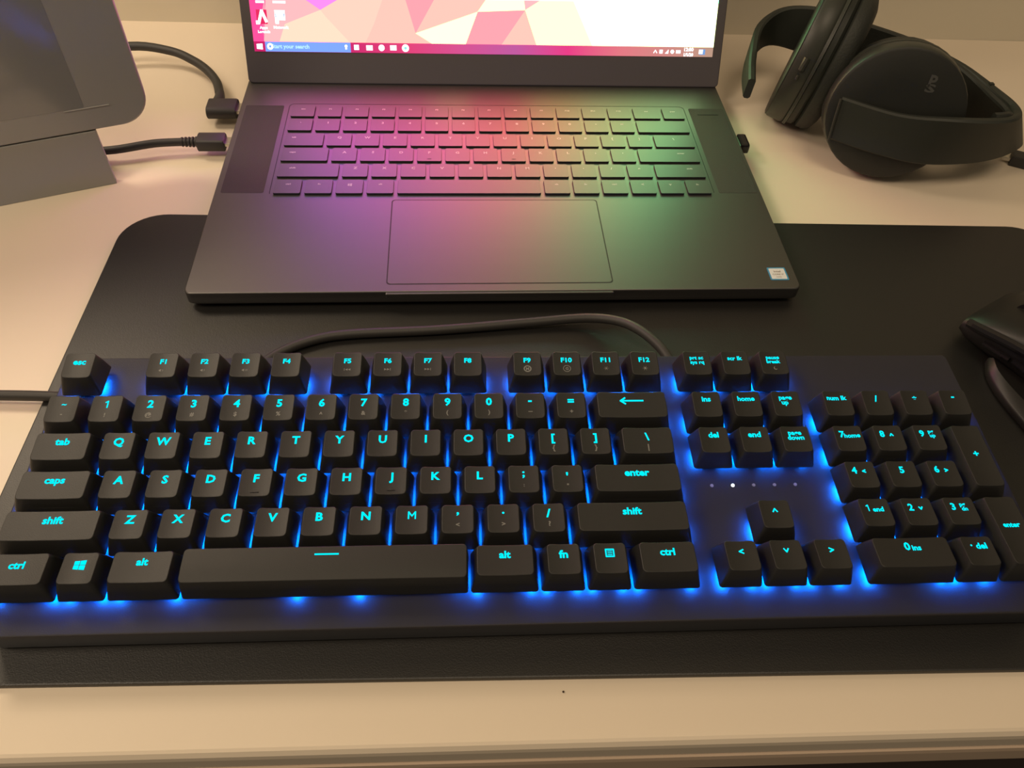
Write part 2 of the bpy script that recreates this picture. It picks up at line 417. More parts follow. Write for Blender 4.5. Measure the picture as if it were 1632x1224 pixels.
shape_names = {'mute', 'vol', 'vol2', 'prev', 'play', 'next', 'M', 'G', 'sun', 'sun2', 'moon', 'back', 'bump', 'win', 'line', 'menu', 'cu', 'cd', 'cl', 'cr'}
strings = {t[0] for k in keys for t in k[5] if t[0] not in shape_names or t[0] == 'M'} | set('!@#$%^&*()') | {'M', 'G'}
lap_rows = [
    (5, [('esc', 1)] + [('F%d' % i, 1) for i in range(1, 13)] + [('del', 1.15), ('pwr', .95)]),
    (4, [('`', 1)] + [(c, 1) for c in '1234567890-='] + [('', 2.1)]),
    (3, [('tab', 1.5)] + [(c, 1) for c in 'QWERTYUIOP[]'] + [('\\', 1.6)]),
    (2, [('caps', 1.75)] + [(c, 1) for c in "ASDFGHJKL;'"] + [('enter', 2.35)]),
    (1, [('shift', 2.2)] + [(c, 1) for c in 'ZXCVBNM,./'] + [('^', 1), ('shift', 1.9)]),
    (0, [('ctrl', 1.1), ('fn', 1.1), ('win', 1.1), ('alt', 1.1), ('', 5.35), ('alt', 1.08), ('fn', 1.08), ('ctrl', 1.07), ('<', 1.06), ('v', 1.03), ('fn', 1.03)]),
]
for r, ks in lap_rows:
    for s, w_ in ks: strings.add(s if s else ' ')
strings |= {'Start your search', 'Apps', 'Legends', 'Network', 'intel', 'CORE i7', 'P', 'S', 'A', '12:00', '1/1/20', 'inside'}
prep_texts(sorted(strings))

def geo(t, h, dx, dy, kind):
    h *= .001; dx *= .001; dy *= .001
    if kind == 'B': return poly_geo([[(-.0018, dy - .00025), (.0018, dy - .00025), (.0018, dy + .00025), (-.0018, dy + .00025)]])
    w_ = .00062
    if t == 'back':
        return merge([stroke([(-.0050 + dx, dy), (.0054 + dx, dy)], .0008), stroke([(-.0030, dy + .0016), (-.0052, dy), (-.0030, dy - .0016)], .0008)])
    if t == 'line': return poly_geo([[(dx - h / 2, dy - .00035), (dx + h / 2, dy - .00035), (dx + h / 2, dy + .00035), (dx - h / 2, dy + .00035)]])
    if t in ('cu', 'cd', 'cl', 'cr'):
        a = h * .36
        p = {'cu': [(-a, -a * .8), (0, a * .8), (a, -a * .8)], 'cd': [(-a, a * .8), (0, -a * .8), (a, a * .8)],
             'cl': [(a * .9, a * .9), (-a * .9, 0), (a * .9, -a * .9)], 'cr': [(-a * .9, a * .9), (a * .9, 0), (-a * .9, -a * .9)]}[t]
        return stroke([(x + dx, y + dy) for x, y in p], w_)
    if t == 'win':
        g = .00012; k = h / 2; out = []
        for sx in (-1, 1):
            for sy in (-1, 1):
                def sk(x, y): return (x + dx, y * (1.0 + .10 * x / k) * (.9) + dy)
                xa, xb = (-k, -g) if sx < 0 else (g, k * 1.1); ya, yb = (-k, -g) if sy < 0 else (g, k)
                out.append([sk(xa, ya), sk(xb, ya), sk(xb, yb), sk(xa, yb)])
        return poly_geo(out)
    if t == 'menu':
        k = h / 2; g = [stroke([(dx - k, dy - k), (dx + k, dy - k), (dx + k, dy + k), (dx - k, dy + k), (dx - k, dy - k)], .0006)]
        for yy in (-.5, 0, .5): g.append(stroke([(dx - k * .55, dy + yy * k), (dx + k * .55, dy + yy * k)], .00035))
        return merge(g)
    if t == 'M' and kind == S: return merge([ringpoly(dx, dy, .0019, .0006), text_geo('M', .0015, 1, dx, dy)])
    if t == 'G' and kind == S: return merge([ringpoly(dx, dy, .0019, .0003), text_geo('G', .0015, 1, dx, dy)])
    if t == 'moon':
        n = 10; o_ = [(dx + h * .6 * math.cos(rad(100 + 220 * i / n)), dy + h * .6 * math.sin(rad(100 + 220 * i / n))) for i in range(n + 1)]
        i_ = [(dx + h * .25 + h * .55 * math.cos(rad(110 + 180 * i / n)), dy + h * .15 + h * .5 * math.sin(rad(110 + 200 * i / n))) for i in range(n + 1)]
        return poly_geo([[o_[i], o_[i + 1], i_[i + 1], i_[i]] for i in range(n)])
    if t in ('mute', 'vol', 'vol2'):
        g = [poly_geo([[(dx - .0012, dy - .0003), (dx - .0002, dy - .0007), (dx - .0002, dy + .0007), (dx - .0012, dy + .0003)]])]
        for i in range({'mute': 1, 'vol': 1, 'vol2': 2}[t]): g.append(stroke([(dx + .0004 + i * .0006, dy - .0005), (dx + .0006 + i * .0006, dy), (dx + .0004 + i * .0006, dy + .0005)], .00022))
        return merge(g)
    if t in ('prev', 'play', 'next'):
        s = -1 if t == 'prev' else 1
        g = [poly_geo([[(dx + s * (a - .0007), dy - .0006), (dx + s * (a + .0005), dy), (dx + s * (a - .0007), dy + .0006)]]) for a in (-.0009, .0004)]
        g.append(stroke([(dx + s * .0013, dy - .0006), (dx + s * .0013, dy + .0006)], .00025)); return merge(g)
    if t in ('sun', 'sun2'):
        r = .0004 if t == 'sun' else .0006
        return merge([disc(dx, dy, r)] + [stroke([(dx + (r + .0002) * math.cos(rad(a)), dy + (r + .0002) * math.sin(rad(a))), (dx + (r + .0006) * math.cos(rad(a)), dy + (r + .0006) * math.sin(rad(a)))], .0002) for a in range(0, 360, 60)])
    if t == '1' and kind == L: return stroke([(dx - h * .22, dy + h * .26), (dx + h * .06, dy + h * .44), (dx + h * .06, dy - h * .50)], h * .17)
    if t == 'M': return stroke([(dx - h * .40, dy - h * .48), (dx - h * .40, dy + h * .44), (dx, dy - h * .12), (dx + h * .40, dy + h * .44), (dx + h * .40, dy - h * .48)], h * .17)
    if kind == L: return text_geo(t, h * (1.06 if len(t) == 1 else 1.14), (1.04 if len(t) == 1 else 1.05), dx, dy)
    return text_geo(t, h, 1.0, dx, dy)

for (u, rr, w_, v, name, items, row) in keys:
    kk = (w_, v, row)
    if kk not in _caps: _caps[kk] = cap_mesh(w_, v, row, w_ == 6)
    me, zf = _caps[kk]
    cy = ky(5) if row == 5 else (row + (.5 if v == 2 else 0)) * U
    o = new_obj('keycap', me, None, KB); o.location = (kx(u), cy, 0)
    o['label'] = ('black space bar with a glowing dash' if w_ == 6 else 'black keycap marked ' + name)
    for kind, nm, mm in ((L, 'legend', 'legend'), (S, 'printed_symbol', 'symbol'), ('B', 'homing_bump', 'cap')):
        gs = [geo(*t) for t in items if t[4] == kind]
        if gs: flat_obj(nm, merge(gs), (lambda x, y: zf(x, y) + (.00008 if kind != 'B' else .0003)), M[mm], o)
    h = new_obj('switch_housing', hous_me, None, o)
    hw_ = w_ * U / 2 - .0031
    yy = -.0040 if row == 0 else -.0012
    spots = [(-hw_, yy), (hw_, yy)] if w_ < 6 else [(-hw_, -.001), (hw_, -.001), (-.0125, -.0045), (.0125, -.0045)]
    for ex, ey in spots:
        d = new_obj('backlight_led', led_me, None, o); d.location = (ex, ey, PZ)
# indicator lights between navigation and arrow keys
for i in range(5):
    bm = bmesh.new(); bmesh.ops.create_cone(bm, cap_ends=True, segments=14, radius1=.0008, radius2=.0007, depth=.0004)
    o = obj('indicator_light', bm, M['white_led'] if i == 1 else M['off_led'], KB); o.location = (.3008 + i * .0097, .0410, PZ + .0002)
    if i == 1: o['label'] = 'lit white indicator light'
# keyboard cable
cab = bmesh.new()
cz = .0062
tube(cab, [(-.330, -.058, .0056), (-.258, -.0615, .0056), (-.233, -.063, .0056), (-.205, -.066, .0056), (-.170, -.064, .0056), (-.140, -.053, .0056), (-.122, -.0365, .0058), (-.105, -.0275, .006), (-.084, -.0235, cz), (-.036, -.0215, cz), (.018, -.0175, .007), (.047, -.0170, .009), (.064, -.0235, .013), (.0745, -.0345, .0165), (.083, -.048, .0175), (.0875, -.060, .0165), (.089, -.070, .0160)], .0027, 10)
kc = obj('keyboard_cable', cab, M['rubber'], None, smooth=True)
tag(kc, 'black keyboard cable curving behind the function keys and out to the left', 'cable')

# ================================================================== LAPTOP
LY = rad(-.5)
LAP = empty('laptop', (0, 0, .003), (0, 0, LY))
tag(LAP, 'open dark grey laptop with colourful screen reflecting on its deck', 'laptop')
DT = .0120     # deck top above laptop origin (world .015)
bm = bmesh.new()
rings(bm, [[(x, y, z) for x, y in rrect(.1775 - d, .1165 - d, .004, 5, 0, .1165)] for z, d in ((.0018, .0035), (.0030, .0010), (.0045, .0), (DT - .0008, .0), (DT - .0003, .0002), (DT, .0006))])
deck = obj('base', bm, M['deck'], LAP, smooth=True)
for fx in (-.14, .14):
    for fy in (.012, .215):
        bm = bmesh.new(); box(bm, fx - .02, fx + .02, fy - .003, fy + .003, 0, .0022, .0006)
        if fy > .1: 
            for v in bm.verts:
                if v.co.z < .0005: v.co.z = -.0028
        obj('rubber_foot', bm, M['rubber'], LAP)
# palm-rest notch lip under the trackpad
bm = bmesh.new(); box(bm, -.0655, .0655, -.0016, .0035, DT - .0042, DT - .0005, .0006); obj('opening_lip', bm, M['deck'], LAP)
# trackpad
TP = (-.0648, .0655, .0066, .0842)
bm = slab(rrect((TP[1] - TP[0]) / 2 + .0007, (TP[3] - TP[2]) / 2 + .0007, .0022, 4, (TP[0] + TP[1]) / 2, (TP[2] + TP[3]) / 2), DT - .0005, DT + .00003); obj('trackpad_groove', bm, M['lapside'], LAP)
bm = slab(rrect((TP[1] - TP[0]) / 2, (TP[3] - TP[2]) / 2, .002, 4, (TP[0] + TP[1]) / 2, (TP[2] + TP[3]) / 2), DT - .0004, DT + .00012, .00008); obj('trackpad', bm, M['deck'], LAP, smooth=True)
# keyboard well outline + speaker grilles
bm = bmesh.new()
o1 = rrect(.1446, .0548, .004, 4, .0013, .1432); o2 = rrect(.1441, .0543, .0036, 4, .0013, .1432)
va = [bm.verts.new((x, y, DT + .00006)) for x, y in o1]; vb = [bm.verts.new((x, y, DT + .00006)) for x, y in o2]
for i in range(len(va)):
    if o1[i][1] > .0920: bm.faces.new((va[i], va[(i + 1) % len(va)], vb[(i + 1) % len(va)], vb[i]))
obj('keyboard_well_edge', bm, M['lapside'], LAP)
for sx, xa, xb in ((-1, -.1736, -.1468), (1, .1490, .1752)):
    bm = slab(rrect((xb - xa) / 2, .0515, .0012, 3, (xa + xb) / 2, .1437), DT - .0003, DT + .00010)
    sp = obj('speaker_grille', bm, M['speaker'], LAP)
    if sx > 0:
        bm = bmesh.new(); box(bm, .1545, .1700, .1865, .1875, DT + .0001, DT + .0003); obj('power_slot', bm, M['lapside'], sp)
# laptop keys
rowy = {5: (.1793, .1937), 4: (.1615, .1763), 3: (.1432, .1580), 2: (.1254, .1405), 1: (.1078, .1222), 0: (.0900, .1046)}
lx0 = -.1418; lw = .1448 + .1418
_lk = {}
for r, ks in lap_rows:
    tot = sum(w_ for s, w_ in ks); x = lx0; unit = lw / tot; ya, yb2 = rowy[r]
    for s, w_ in ks:
        kw = w_ * unit; cx = x + kw / 2; x += kw
        hx, hy = kw / 2 - .0013, (yb2 - ya) / 2
        key = (round(hx, 5), round(hy, 5))
        if key not in _lk:
            bm = bmesh.new()
            rings(bm, [[(a, b, z) for a, b in rrect(hx - d, hy - d, .0009, 2)] for z, d in ((-.0002, 0), (.0010, .0), (.0013, .0001), (.0013, .0004))])
            bmesh.ops.recalc_face_normals(bm, faces=bm.faces)
            me = bpy.data.meshes.new('key'); bm.to_mesh(me); bm.free(); me.materials.append(M['lapkey']); me.materials.append(M['lapside'])
            for p in me.polygons:
                if abs(p.normal.z) < .5: p.material_index = 1
            _lk[key] = me
        o = new_obj('key', _lk[key], None, LAP); o.location = (cx, (ya + yb2) / 2, DT)
        if s == '':
            if r == 0: o['label'] = 'wide space bar'
            continue
        if s == 'win': g = geo('win', 2.6, 0, 1.6, L)
        else:
            hh = .0023 if len(s) == 1 else .0015
            g = text_geo(s, hh, 1.1, (-.25 * kw if w_ > 1.3 and s in ('tab', 'caps', 'shift') and cx < 0 else .2 * kw if w_ > 1.3 and s in ('enter', 'shift') else 0), .0024)
        flat_obj('legend', g, .00136, M['lapleg'], o)
        if s in 'FJ' and len(s) == 1:
            flat_obj('homing_bump', poly_geo([[(-.0014, -.0052), (.0014, -.0052), (.0014, -.0048), (-.0014, -.0048)]]), .0014, M['lapside'], o)
# sticker
bm = slab(rrect(.0056, .0055, .0008, 3), 0, .00015); st = obj('sticker', bm, M['st_blue'], LAP); st.location = (.1665, .0128, DT)
st['label'] = 'small white and blue processor sticker'
flat_obj('sticker_face', poly_geo([rrect(.0047, .0046, .0004, 3)]), .00018, M['st_white'], st)
flat_obj('sticker_text', merge([text_geo('intel', .0016, 1.1, 0, .0020), text_geo('CORE i7', .0012, 1.1, 0, -.0006), text_geo('inside', .0008, 1.2, 0, -.0028)]), .00021, M['st_grey'], st)
# lid
LT_ = rad(25)
HX = 0.001; HY = .2255; HZ = .0125
Rl = Matrix.Rotation(-LT_, 4, 'X')          # local: X right, Z up the lid, Y behind
def lidobj(name, bm, m, parent=None, smooth=False):
    o = obj(name, bm, m, parent or LAP, smooth)
    if parent is None: o.matrix_local = Matrix.Translation((HX, HY, HZ)) @ Rl
    return o
bm = bmesh.new()
rings(bm, [[(x, y, z) for x, z in rrect(.1775 - d, .1155 - d, .003, 5, 0, .1155)] for y, d in ((0, .0006), (.0004, .0), (.0046, .0), (.0052, .0008))])
lid = lidobj('lid', bm, M['bezel'], smooth=True); lid['label'] = 'dark lid with thin bezel and tall chin'
bm = bmesh.new(); box(bm, -.165, .165, .0008, .006, -.0035, .0015, .001)
lidobj('hinge_bar', bm, M['bezel'])
# display: flat lit panel, its picture is faceted colour triangles
SX, S0, S1 = .1705, .0215, .2250
TB = .0283
tri = []      # (points mm, colour a[, colour b])
def px(*a): return [(p[0] * .001, p[1] * .001) for p in a]
pink = (3.4, .54, .56); peach = (3.6, .70, .56); cream = (3.6, .80, .60); mag = (2.2, .30, .95); hot = (1.3, .09, .36); yel = (3.0, 2.9, .80); ywh = (3.6, 3.2, .88); white = (3.0, 3.8, 1.6); rose = (3.0, .40, .46); salmon = (3.4, .62, .52)
ptop = 58.0
polys = [
    (px((-170.5, TB * 1e3), (-163, TB * 1e3), (-158.5, ptop), (-170.5, ptop)), hot),
    (px((-163, TB * 1e3), (-152, TB * 1e3), (-147, 40), (-120.9, 49.6), (-133.9, ptop), (-159.5, ptop), (-163, 44)), pink),
    (px((-152, TB * 1e3), (-101.3, TB * 1e3), (-117.6, 45.4), (-120.9, 49.6), (-147, 40)), cream),
    (px((-133.9, ptop), (-120.9, 49.6), (-105, ptop)), mag),
    (px((-105, ptop), (-120.9, 49.6), (-117.6, 45.4), (-101.3, TB * 1e3), (-90, TB * 1e3), (-83.3, 40.5), (-75.7, ptop)), peach),
    (px((-75.7, ptop), (-83.3, 40.5), (-90, TB * 1e3), (-41.5, TB * 1e3), (-53.2, 35.1), (-60, ptop)), salmon),
    (px((-60, ptop), (-53.2, 35.1), (-38.8, ptop)), rose),
    (px((-38.8, ptop), (-53.2, 35.1), (-7.7, 50), (-1.7, ptop)), salmon),
    (px((-53.2, 35.1), (-41.5, TB * 1e3), (-16.6, TB * 1e3), (-7.7, 50)), ywh),
    (px((-1.7, ptop), (-7.7, 50), (27.1, 51.6), (26.1, ptop)), ywh),
    (px((-7.7, 50), (-16.6, TB * 1e3), (10, TB * 1e3), (27.1, 51.6)), rose),
    (px((27.1, 51.6), (10, TB * 1e3), (36, TB * 1e3)), salmon),
    (px((26.1, ptop), (27.1, 51.6), (38, ptop)), pink),
    (px((38, ptop), (27.1, 51.6), (36, TB * 1e3), (78, TB * 1e3), (62.4, ptop)), yel),
    (px((62.4, ptop), (78, TB * 1e3), (170.5, TB * 1e3), (170.5, ptop)), white),
]
def grad(x, z):
    """wallpaper hue over the hidden upper part: violet, magenta, red, amber, green"""
    t = (x + .17) / .34; h = (z - .05) / .17
    stops = [(0, (1.0, .18, 1.05)), (.18, (1.7, .20, 1.20)), (.36, (2.9, .20, .80)), (.56, (3.5, .30, .42)), (.70, (2.6, .85, .38)), (.80, (1.6, 1.6, .45)), (.88, (.65, 1.9, .60)), (1, (.25, 1.7, .70))]
    t = min(1, max(0, t + (h - .3) * .06))
    high = [(0, (.30, .32, 1.6)), (.24, (.42, .36, 1.6)), (.42, (.95, .66, 1.15)), (.60, (1.45, .95, .85)), (.72, (1.2, 1.25, .80)), (.80, (.45, 1.6, .80)), (1, (.15, 1.5, .70))]
    def pick(st):
        for (a, ca), (b, cb) in zip(st, st[1:]):
            if t <= b:
                k = (t - a) / (b - a); return [ca[i] + (cb[i] - ca[i]) * k for i in range(3)]
    k2 = min(1, max(0, (h - .22) / .34)); cl, ch = pick(stops), pick(high)
    c = [cl[i] + (ch[i] - cl[i]) * k2 for i in range(3)]
    f = 4.3 * (1.1 - .55 * h)
    return tuple(q * f for q in c)
nx_, nz_ = 9, 5
grid = {}
for i in range(nx_ + 1):
    for j in range(nz_ + 1):
        x = -SX + 2 * SX * i / nx_; z = .058 + (S1 - .058) * j / nz_
        if 0 < i < nx_: x += random.uniform(-.012, .012) if j else 0
        if 0 < j < nz_: z += random.uniform(-.010, .010)
        grid[i, j] = (x, z)
for i in range(nx_):
    for j in range(nz_):
        a, b, c, d = grid[i, j], grid[i + 1, j], grid[i + 1, j + 1], grid[i, j + 1]
        for t3 in ((a, b, c), (a, c, d)) if (i + j) % 2 else ((a, b, d), (b, c, d)):
            jit = random.uniform(.88, 1.12)
            polys.append((list(t3), [tuple(q * jit for q in grad(*p)) for p in t3]))
# task bar strip, hue changes along its length
tbc = [(-.1705, (.62, .02, .14)), (-.10, (.66, .03, .17)), (-.06, (.80, .06, .20)), (-.02, (.70, .09, .30)), (.02, (.55, .11, .37)), (.06, (.85, .05, .25)), (.10, (.80, .20, .24)), (.1705, (.52, .33, .24))]
for (xa, ca), (xb, cb) in zip(tbc, tbc[1:]):
    polys.append(([(xa, S0), (xb, S0), (xb, TB), (xa, TB)], [ca, cb, cb, ca]))
me = bpy.data.meshes.new('display'); V, F = poly_geo([p for p, c in polys])
me.from_pydata([(x, 0, z) for x, z in V], [], F); me.update()
ca = me.color_attributes.new('picture', 'FLOAT_COLOR', 'CORNER'); li = 0
for poly, (p, c) in zip(me.polygons, polys):
    for k, l_ in enumerate(poly.loop_indices):
        cc = c[k] if isinstance(c, list) else c
        ca.data[l_].color = (*cc, 1)
sm = bpy.data.materials.new('display_light'); sm.use_nodes = True; n_ = sm.node_tree.nodes; n_.clear()
e_ = n_.new('ShaderNodeEmission'); at_ = n_.new('ShaderNodeAttribute'); at_.attribute_name = 'picture'; ou_ = n_.new('ShaderNodeOutputMaterial')
e_.inputs[1].default_value = 1.0
sm.node_tree.links.new(at_.outputs['Color'], e_.inputs[0]); sm.node_tree.links.new(e_.outputs[0], ou_.inputs[0])
disp = new_obj('display', me, sm, LAP)
disp.matrix_local = Matrix.Translation((HX, HY, HZ)) @ Rl @ Matrix.Translation((0, -.0003, 0))
disp['label'] = 'lit display with faceted pink and yellow wallpaper'
def scr(name, g, m, lift=.0001):
    V, F = g
    me = bpy.data.meshes.new(name); me.from_pydata([(x, -lift, z) for x, z in V], [], F); me.update()
    return new_obj(name, me, m, disp)
def rc(xa, xb, za, zb): return poly_geo([[(xa, za), (xb, za), (xb, zb), (xa, zb)]])
scr('search_box', rc(-.1625, -.1010, S0 + .0001, TB - .0001), M['search'])
scr('search_text', text_geo('Start your search', .0026, 1.05, -.1445, .0252), M['search_txt'], .0002)
scr('search_ring', merge([ringpoly(-.1590, .0250, .0022, .0013)]), M['icon'], .0002)
scr('microphone_icon', merge([disc(-.1043, .0258, .0010), rc(-.1049, -.1037, .0236, .0256)]), M['icon'], .0002)
scr('start_icon', geo('win', 4.0, -166.6, 24.9, L), M['icon'], .0002)
for nm, g in (('task_view_icon', rc(-.0985, -.0950, .0234, .0268)), ('folder_icon', rc(-.0896, -.0850, .0232, .0266)), ('browser_icon', disc(-.0785, .0250, .0022)), ('mail_icon', rc(-.0722, -.0676, .0234, .0268)), ('round_app_icon', disc(-.0610, .0250, .0026))):
    scr(nm, g, M['icon'], .0002)
scr('round_app_dot', disc(-.0610, .0250, .0011), M['icon_tint'], .0003)
scr('tray_chevron', stroke([(.1250, .0240), (.1262, .0258), (.1274, .0240)], .0006), M['icon'], .0002)
scr('tray_icon', merge([rc(.1293, .1318, .0236, .0262), poly_geo([[(.1336, .0236), (.1362, .0236), (.1362, .0264)]]), disc(.1392, .0249, .0014), rc(.1420, .1455, .0238, .0260)]), M['icon'], .0002)
scr('clock_text', merge([text_geo('12:00', .0024, 1.0, .1518, .0266), text_geo('1/1/20', .0022, .95, .1518, .0230)]), M['icon'], .0002)
scr('notification_icon', merge([rc(.1600, .1645, .0230, .0268)]), M['icon_blue'], .0002)
scr('notification_glyph', merge([rc(.1596, .1626, .0236, .0266)]), M['icon'], .0003)
# desktop shortcuts
scr('shortcut_icon', rc(-.1665, -.1590, .0398, .0492), M['icon_red'], .0002)
scr('shortcut_glyph', merge([stroke([(-.1652, .0405), (-.1625, .0485), (-.1598, .0415)], .0020), rc(-.1672, -.1650, .0395, .0420)]), M['icon'], .0003)
scr('shortcut_caption', merge([text_geo('Apps', .0017, 1.1, -.1622, .0375), text_geo('Legends', .0017, 1.1, -.1622, .0348)]), M['icon'], .0003)
scr('shortcut_icon', merge([rc(-.1535, -.1462, .0425, .0490), rc(-.1535, -.1510, .0400, .0425)]), M['icon'], .0003)
scr('shortcut_icon', merge([rc(-.1532, -.1526, .0442, .0468), rc(-.1471, -.1465, .0442, .0468)]), M['icon_blue'], .0004)
scr('shortcut_caption', text_geo('Network', .0018, 1.1, -.1497, .0378), M['icon'], .0003)
scr('shortcut_caption', merge([rc(-.1660, -.1600, .0535, .0550), rc(-.1540, -.1450, .0535, .0550)]), M['icon'], .0003)

# ---- usb receiver on the right side
bm = bmesh.new(); box(bm, 0, .0022, -.0060, .0060, -.0020, .0024); dn = empty('usb_receiver', (.1786, .1560, .0098), (0, 0, LY))
obj('metal_collar', bm, M['silver'], dn)
bm = bmesh.new(); box(bm, .0020, .0086, -.0076, .0076, -.0034, .0038, .0016, 2); obj('receiver_body', bm, M['gloss'], dn)
bm = bmesh.new(); box(bm, -.0040, .0005, -.0060, .0060, -.0020, .0020); obj('plug', bm, M['silver'], dn)
tag(dn, 'stubby black usb receiver plugged into the right side of the laptop', 'usb receiver')
# ---- charger with angled flat plug
ch = empty('charger_cable', (-.1800, .2010, .0098))
tag(ch, 'grey charger cable with a flat right-angled plug entering the laptop rear left', 'cable')
bm = bmesh.new()
rings(bm, [[(x, y, z) for y, z in rrect(.0088, .0042, .0041, 6)] for x in (-.0205,)] + [[(x, y, z) for y, z in rrect(.0092, .0046, .0044, 6)] for x in (-.0200, -.0010)] + [[(x, y, z) for y, z in rrect(.0088, .0042, .0041, 6)] for x in (0,)])
obj('plug_body', bm, M['rubber'], ch, smooth=True)
bm = bmesh.new(); box(bm, -.001, .006, -.0055, .0055, -.0013, .0013, .0005); obj('plug_tip', bm, M['silver'], ch)
bm = bmesh.new(); tube(bm, [(-.0155, .004, 0), (-.0150, .014, 0), (-.0165, .024, 0)], lambda t: .0046 - .0017 * t, 12); obj('strain_relief', bm, M['rubber'], ch, smooth=True)
bm = bmesh.new(); tube(bm, [(-.0160, .020, 0), (-.0215, .038, 0), (-.031, .053, .001), (-.044, .066, .002), (-.062, .076, .004), (-.092, .079, .006), (-.135, .070, .002), (-.190, .065, -.0055), (-.35, .085, -.0060)], .0033, 10); obj('cable', bm, M['rubber'], ch, smooth=True)
# ---- data cable with straight plug
uc = empty('data_cable', (-.1795, .1585, .0098))
tag(uc, 'black cable with a straight ribbed plug entering the laptop left side', 'cable')
bm = bmesh.new()
rings(bm, [[(x, y, z) for y, z in rrect(a, b, .0016, 3)] for x, a, b in ((-.0205, .0054, .0036), (-.0198, .0061, .0042), (-.0025, .0061, .0042), (-.0018, .0056, .0037))])
obj('plug_body', bm, M['rubber'], uc, smooth=True)
bm = bmesh.new(); box(bm, -.002, .006, -.0043, .0043, -.0012, .0012, .0005); obj('plug_tip', bm, M['silver'], uc)
bm = bmesh.new()
for i in range(5):
    xx = -.0204 - i * .0024
    rings(bm, [[(x, 1.15 * r_ * math.cos(2 * math.pi * k / 12), 1.15 * r_ * math.sin(2 * math.pi * k / 12)) for k in range(12)] for x, r_ in ((xx, .0022), (xx - .0003, .0032 - i * .0001), (xx - .0013, .0032 - i * .0001), (xx - .0016, .0022), (xx - .0024, .0022))])
obj('ribbed_relief', bm, M['rubber'], uc, smooth=True)
bm = bmesh.new(); tube(bm, [(-.031, 0, 0), (-.050, -.002, 0), (-.075, -.008, -.001), (-.100, -.007, -.003), (-.125, -.004, -.005), (-.20, .03, -.0065)], .0028, 10); obj('cable', bm, M['rubber'], uc, smooth=True)

# ================================================================== TABLET ON STAND (left)
ang = math.atan2(.33897, .94080)
SR = Matrix.Translation((-.2497, .1245, 0)) @ Matrix.Rotation(ang, 4, 'Z')
stand = empty('tablet_stand'); stand.matrix_world = SR
tag(stand, 'upright block stand with glare greyed into its colour, holding the tablet at the left', 'stand')
lean = rad(2.5)
RX = Matrix.Rotation(-lean, 4, 'X')
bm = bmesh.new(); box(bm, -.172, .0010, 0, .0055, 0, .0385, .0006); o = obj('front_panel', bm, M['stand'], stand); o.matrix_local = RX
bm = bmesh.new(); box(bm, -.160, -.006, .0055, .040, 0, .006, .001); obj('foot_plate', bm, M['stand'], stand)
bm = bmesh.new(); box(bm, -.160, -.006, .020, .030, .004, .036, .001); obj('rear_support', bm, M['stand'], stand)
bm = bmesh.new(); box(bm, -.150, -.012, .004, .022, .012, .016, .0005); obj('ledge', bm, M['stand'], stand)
tab = empty('tablet'); tab.matrix_world = SR @ RX @ Matrix.Translation((0, 0, .0390))
tag(tab, 'large glossy dark tablet with rounded corner leaning on its stand', 'tablet')
tw_, th_ = .250, .160
def tr(d): return [(x, z) for x, z in rrect(tw_ / 2 - d, th_ / 2 - d, .0185, 10, .0362 - tw_ / 2, th_ / 2)]
bm = bmesh.new(); rings(bm, [[(x, y, z) for x, z in tr(d)] for y, d in ((.0004, .0005), (.0000, .0010), (.0004, .0004), (.0012, 0), (.0076, 0), (.0084, .0010))][1:])
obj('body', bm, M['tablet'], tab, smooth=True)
bm = bmesh.new(); rings(bm, [[(x, y, z) for x, z in rrect(.0925, .0625, .001, 2, -.0925, .0780)] for y in (-.0001, .0003)]); obj('screen', bm, M['tab_screen'], tab)
bm = bmesh.new(); box(bm, -.012, .014, -.0004, .0002, .0146, .0151); o = obj('bezel_line', bm, M['tab_line'], tab)

# ================================================================== HEADSET
HS = empty('headset', (.285, .165, 0)); tag(HS, 'black over-ear headset lying on the desk right of the laptop', 'headset')
def hobj(name, bm, m, parent=HS, smooth=True):
    """geometry given in world coordinates, stored relative to the headset's base"""
    if parent is HS: bmesh.ops.translate(bm, verts=bm.verts, vec=-Vector((.285, .165, 0)))
    else: bmesh.ops.translate(bm, verts=bm.verts, vec=-Vector((.285, .165, 0)))
    return obj(name, bm, m, parent, smooth)
def cup(c, n, up, prof, rx=1.0, ry=1.0, seg=40, caps=True):
    """profile (offset along axis, radius) revolved about axis n; rx, ry squash it"""
    n = Vector(n).normalized(); upv = Vector(up); upv = (upv - n * upv.dot(n)).normalized(); s = n.cross(upv)
    c = Vector(c); bm = bmesh.new()
    rings(bm, [[c + n * a + s * (r * rx * math.cos(2 * math.pi * k / seg)) + upv * (r * ry * math.sin(2 * math.pi * k / seg)) for k in range(seg)] for a, r in prof], caps, caps)
    return bm
rc_, rn = (.2715, .1300, .0482), (-.30, -.89, .20)
def cup_parts(c, n, r, up, which, rx=1, ry=1):
    hobj('ear_cover', cup(c, n, up, [(0.0, r * .5), (0.0, r * .95), (-.0008, r * .985), (-.0016, r * .985)], rx, ry), M['head_disc'])
    hobj('ear_shell', cup(c, n, up, [(-.0016, r * .9), (-.0016, r * .985), (-.0028, r), (-.013, r * 1.01), (-.015, r * .985)], rx, ry), M['head_rim'])
    hobj('rim_ring', cup(c, n, up, [(-.0148, r * .97), (-.0150, r * 1.01), (-.0172, r * 1.02), (-.0178, r * .97)], rx, ry), M['head_rim'])
    hobj('ear_body', cup(c, n, up, [(-.0178, r * .9), (-.0178, r * .985), (-.0215, r * .975), (-.0235, r * .93)], rx, ry), M['head'])
    hobj('ear_cushion', cup(c, n, up, [(-.0235, r * .62), (-.0235, r * .92), (-.025, r * .98), (-.030, r * .985), (-.035, r * .93), (-.0375, r * .82), (-.0368, r * .70), (-.032, r * .60), (-.028, r * .56)], rx, ry), M['leather'])
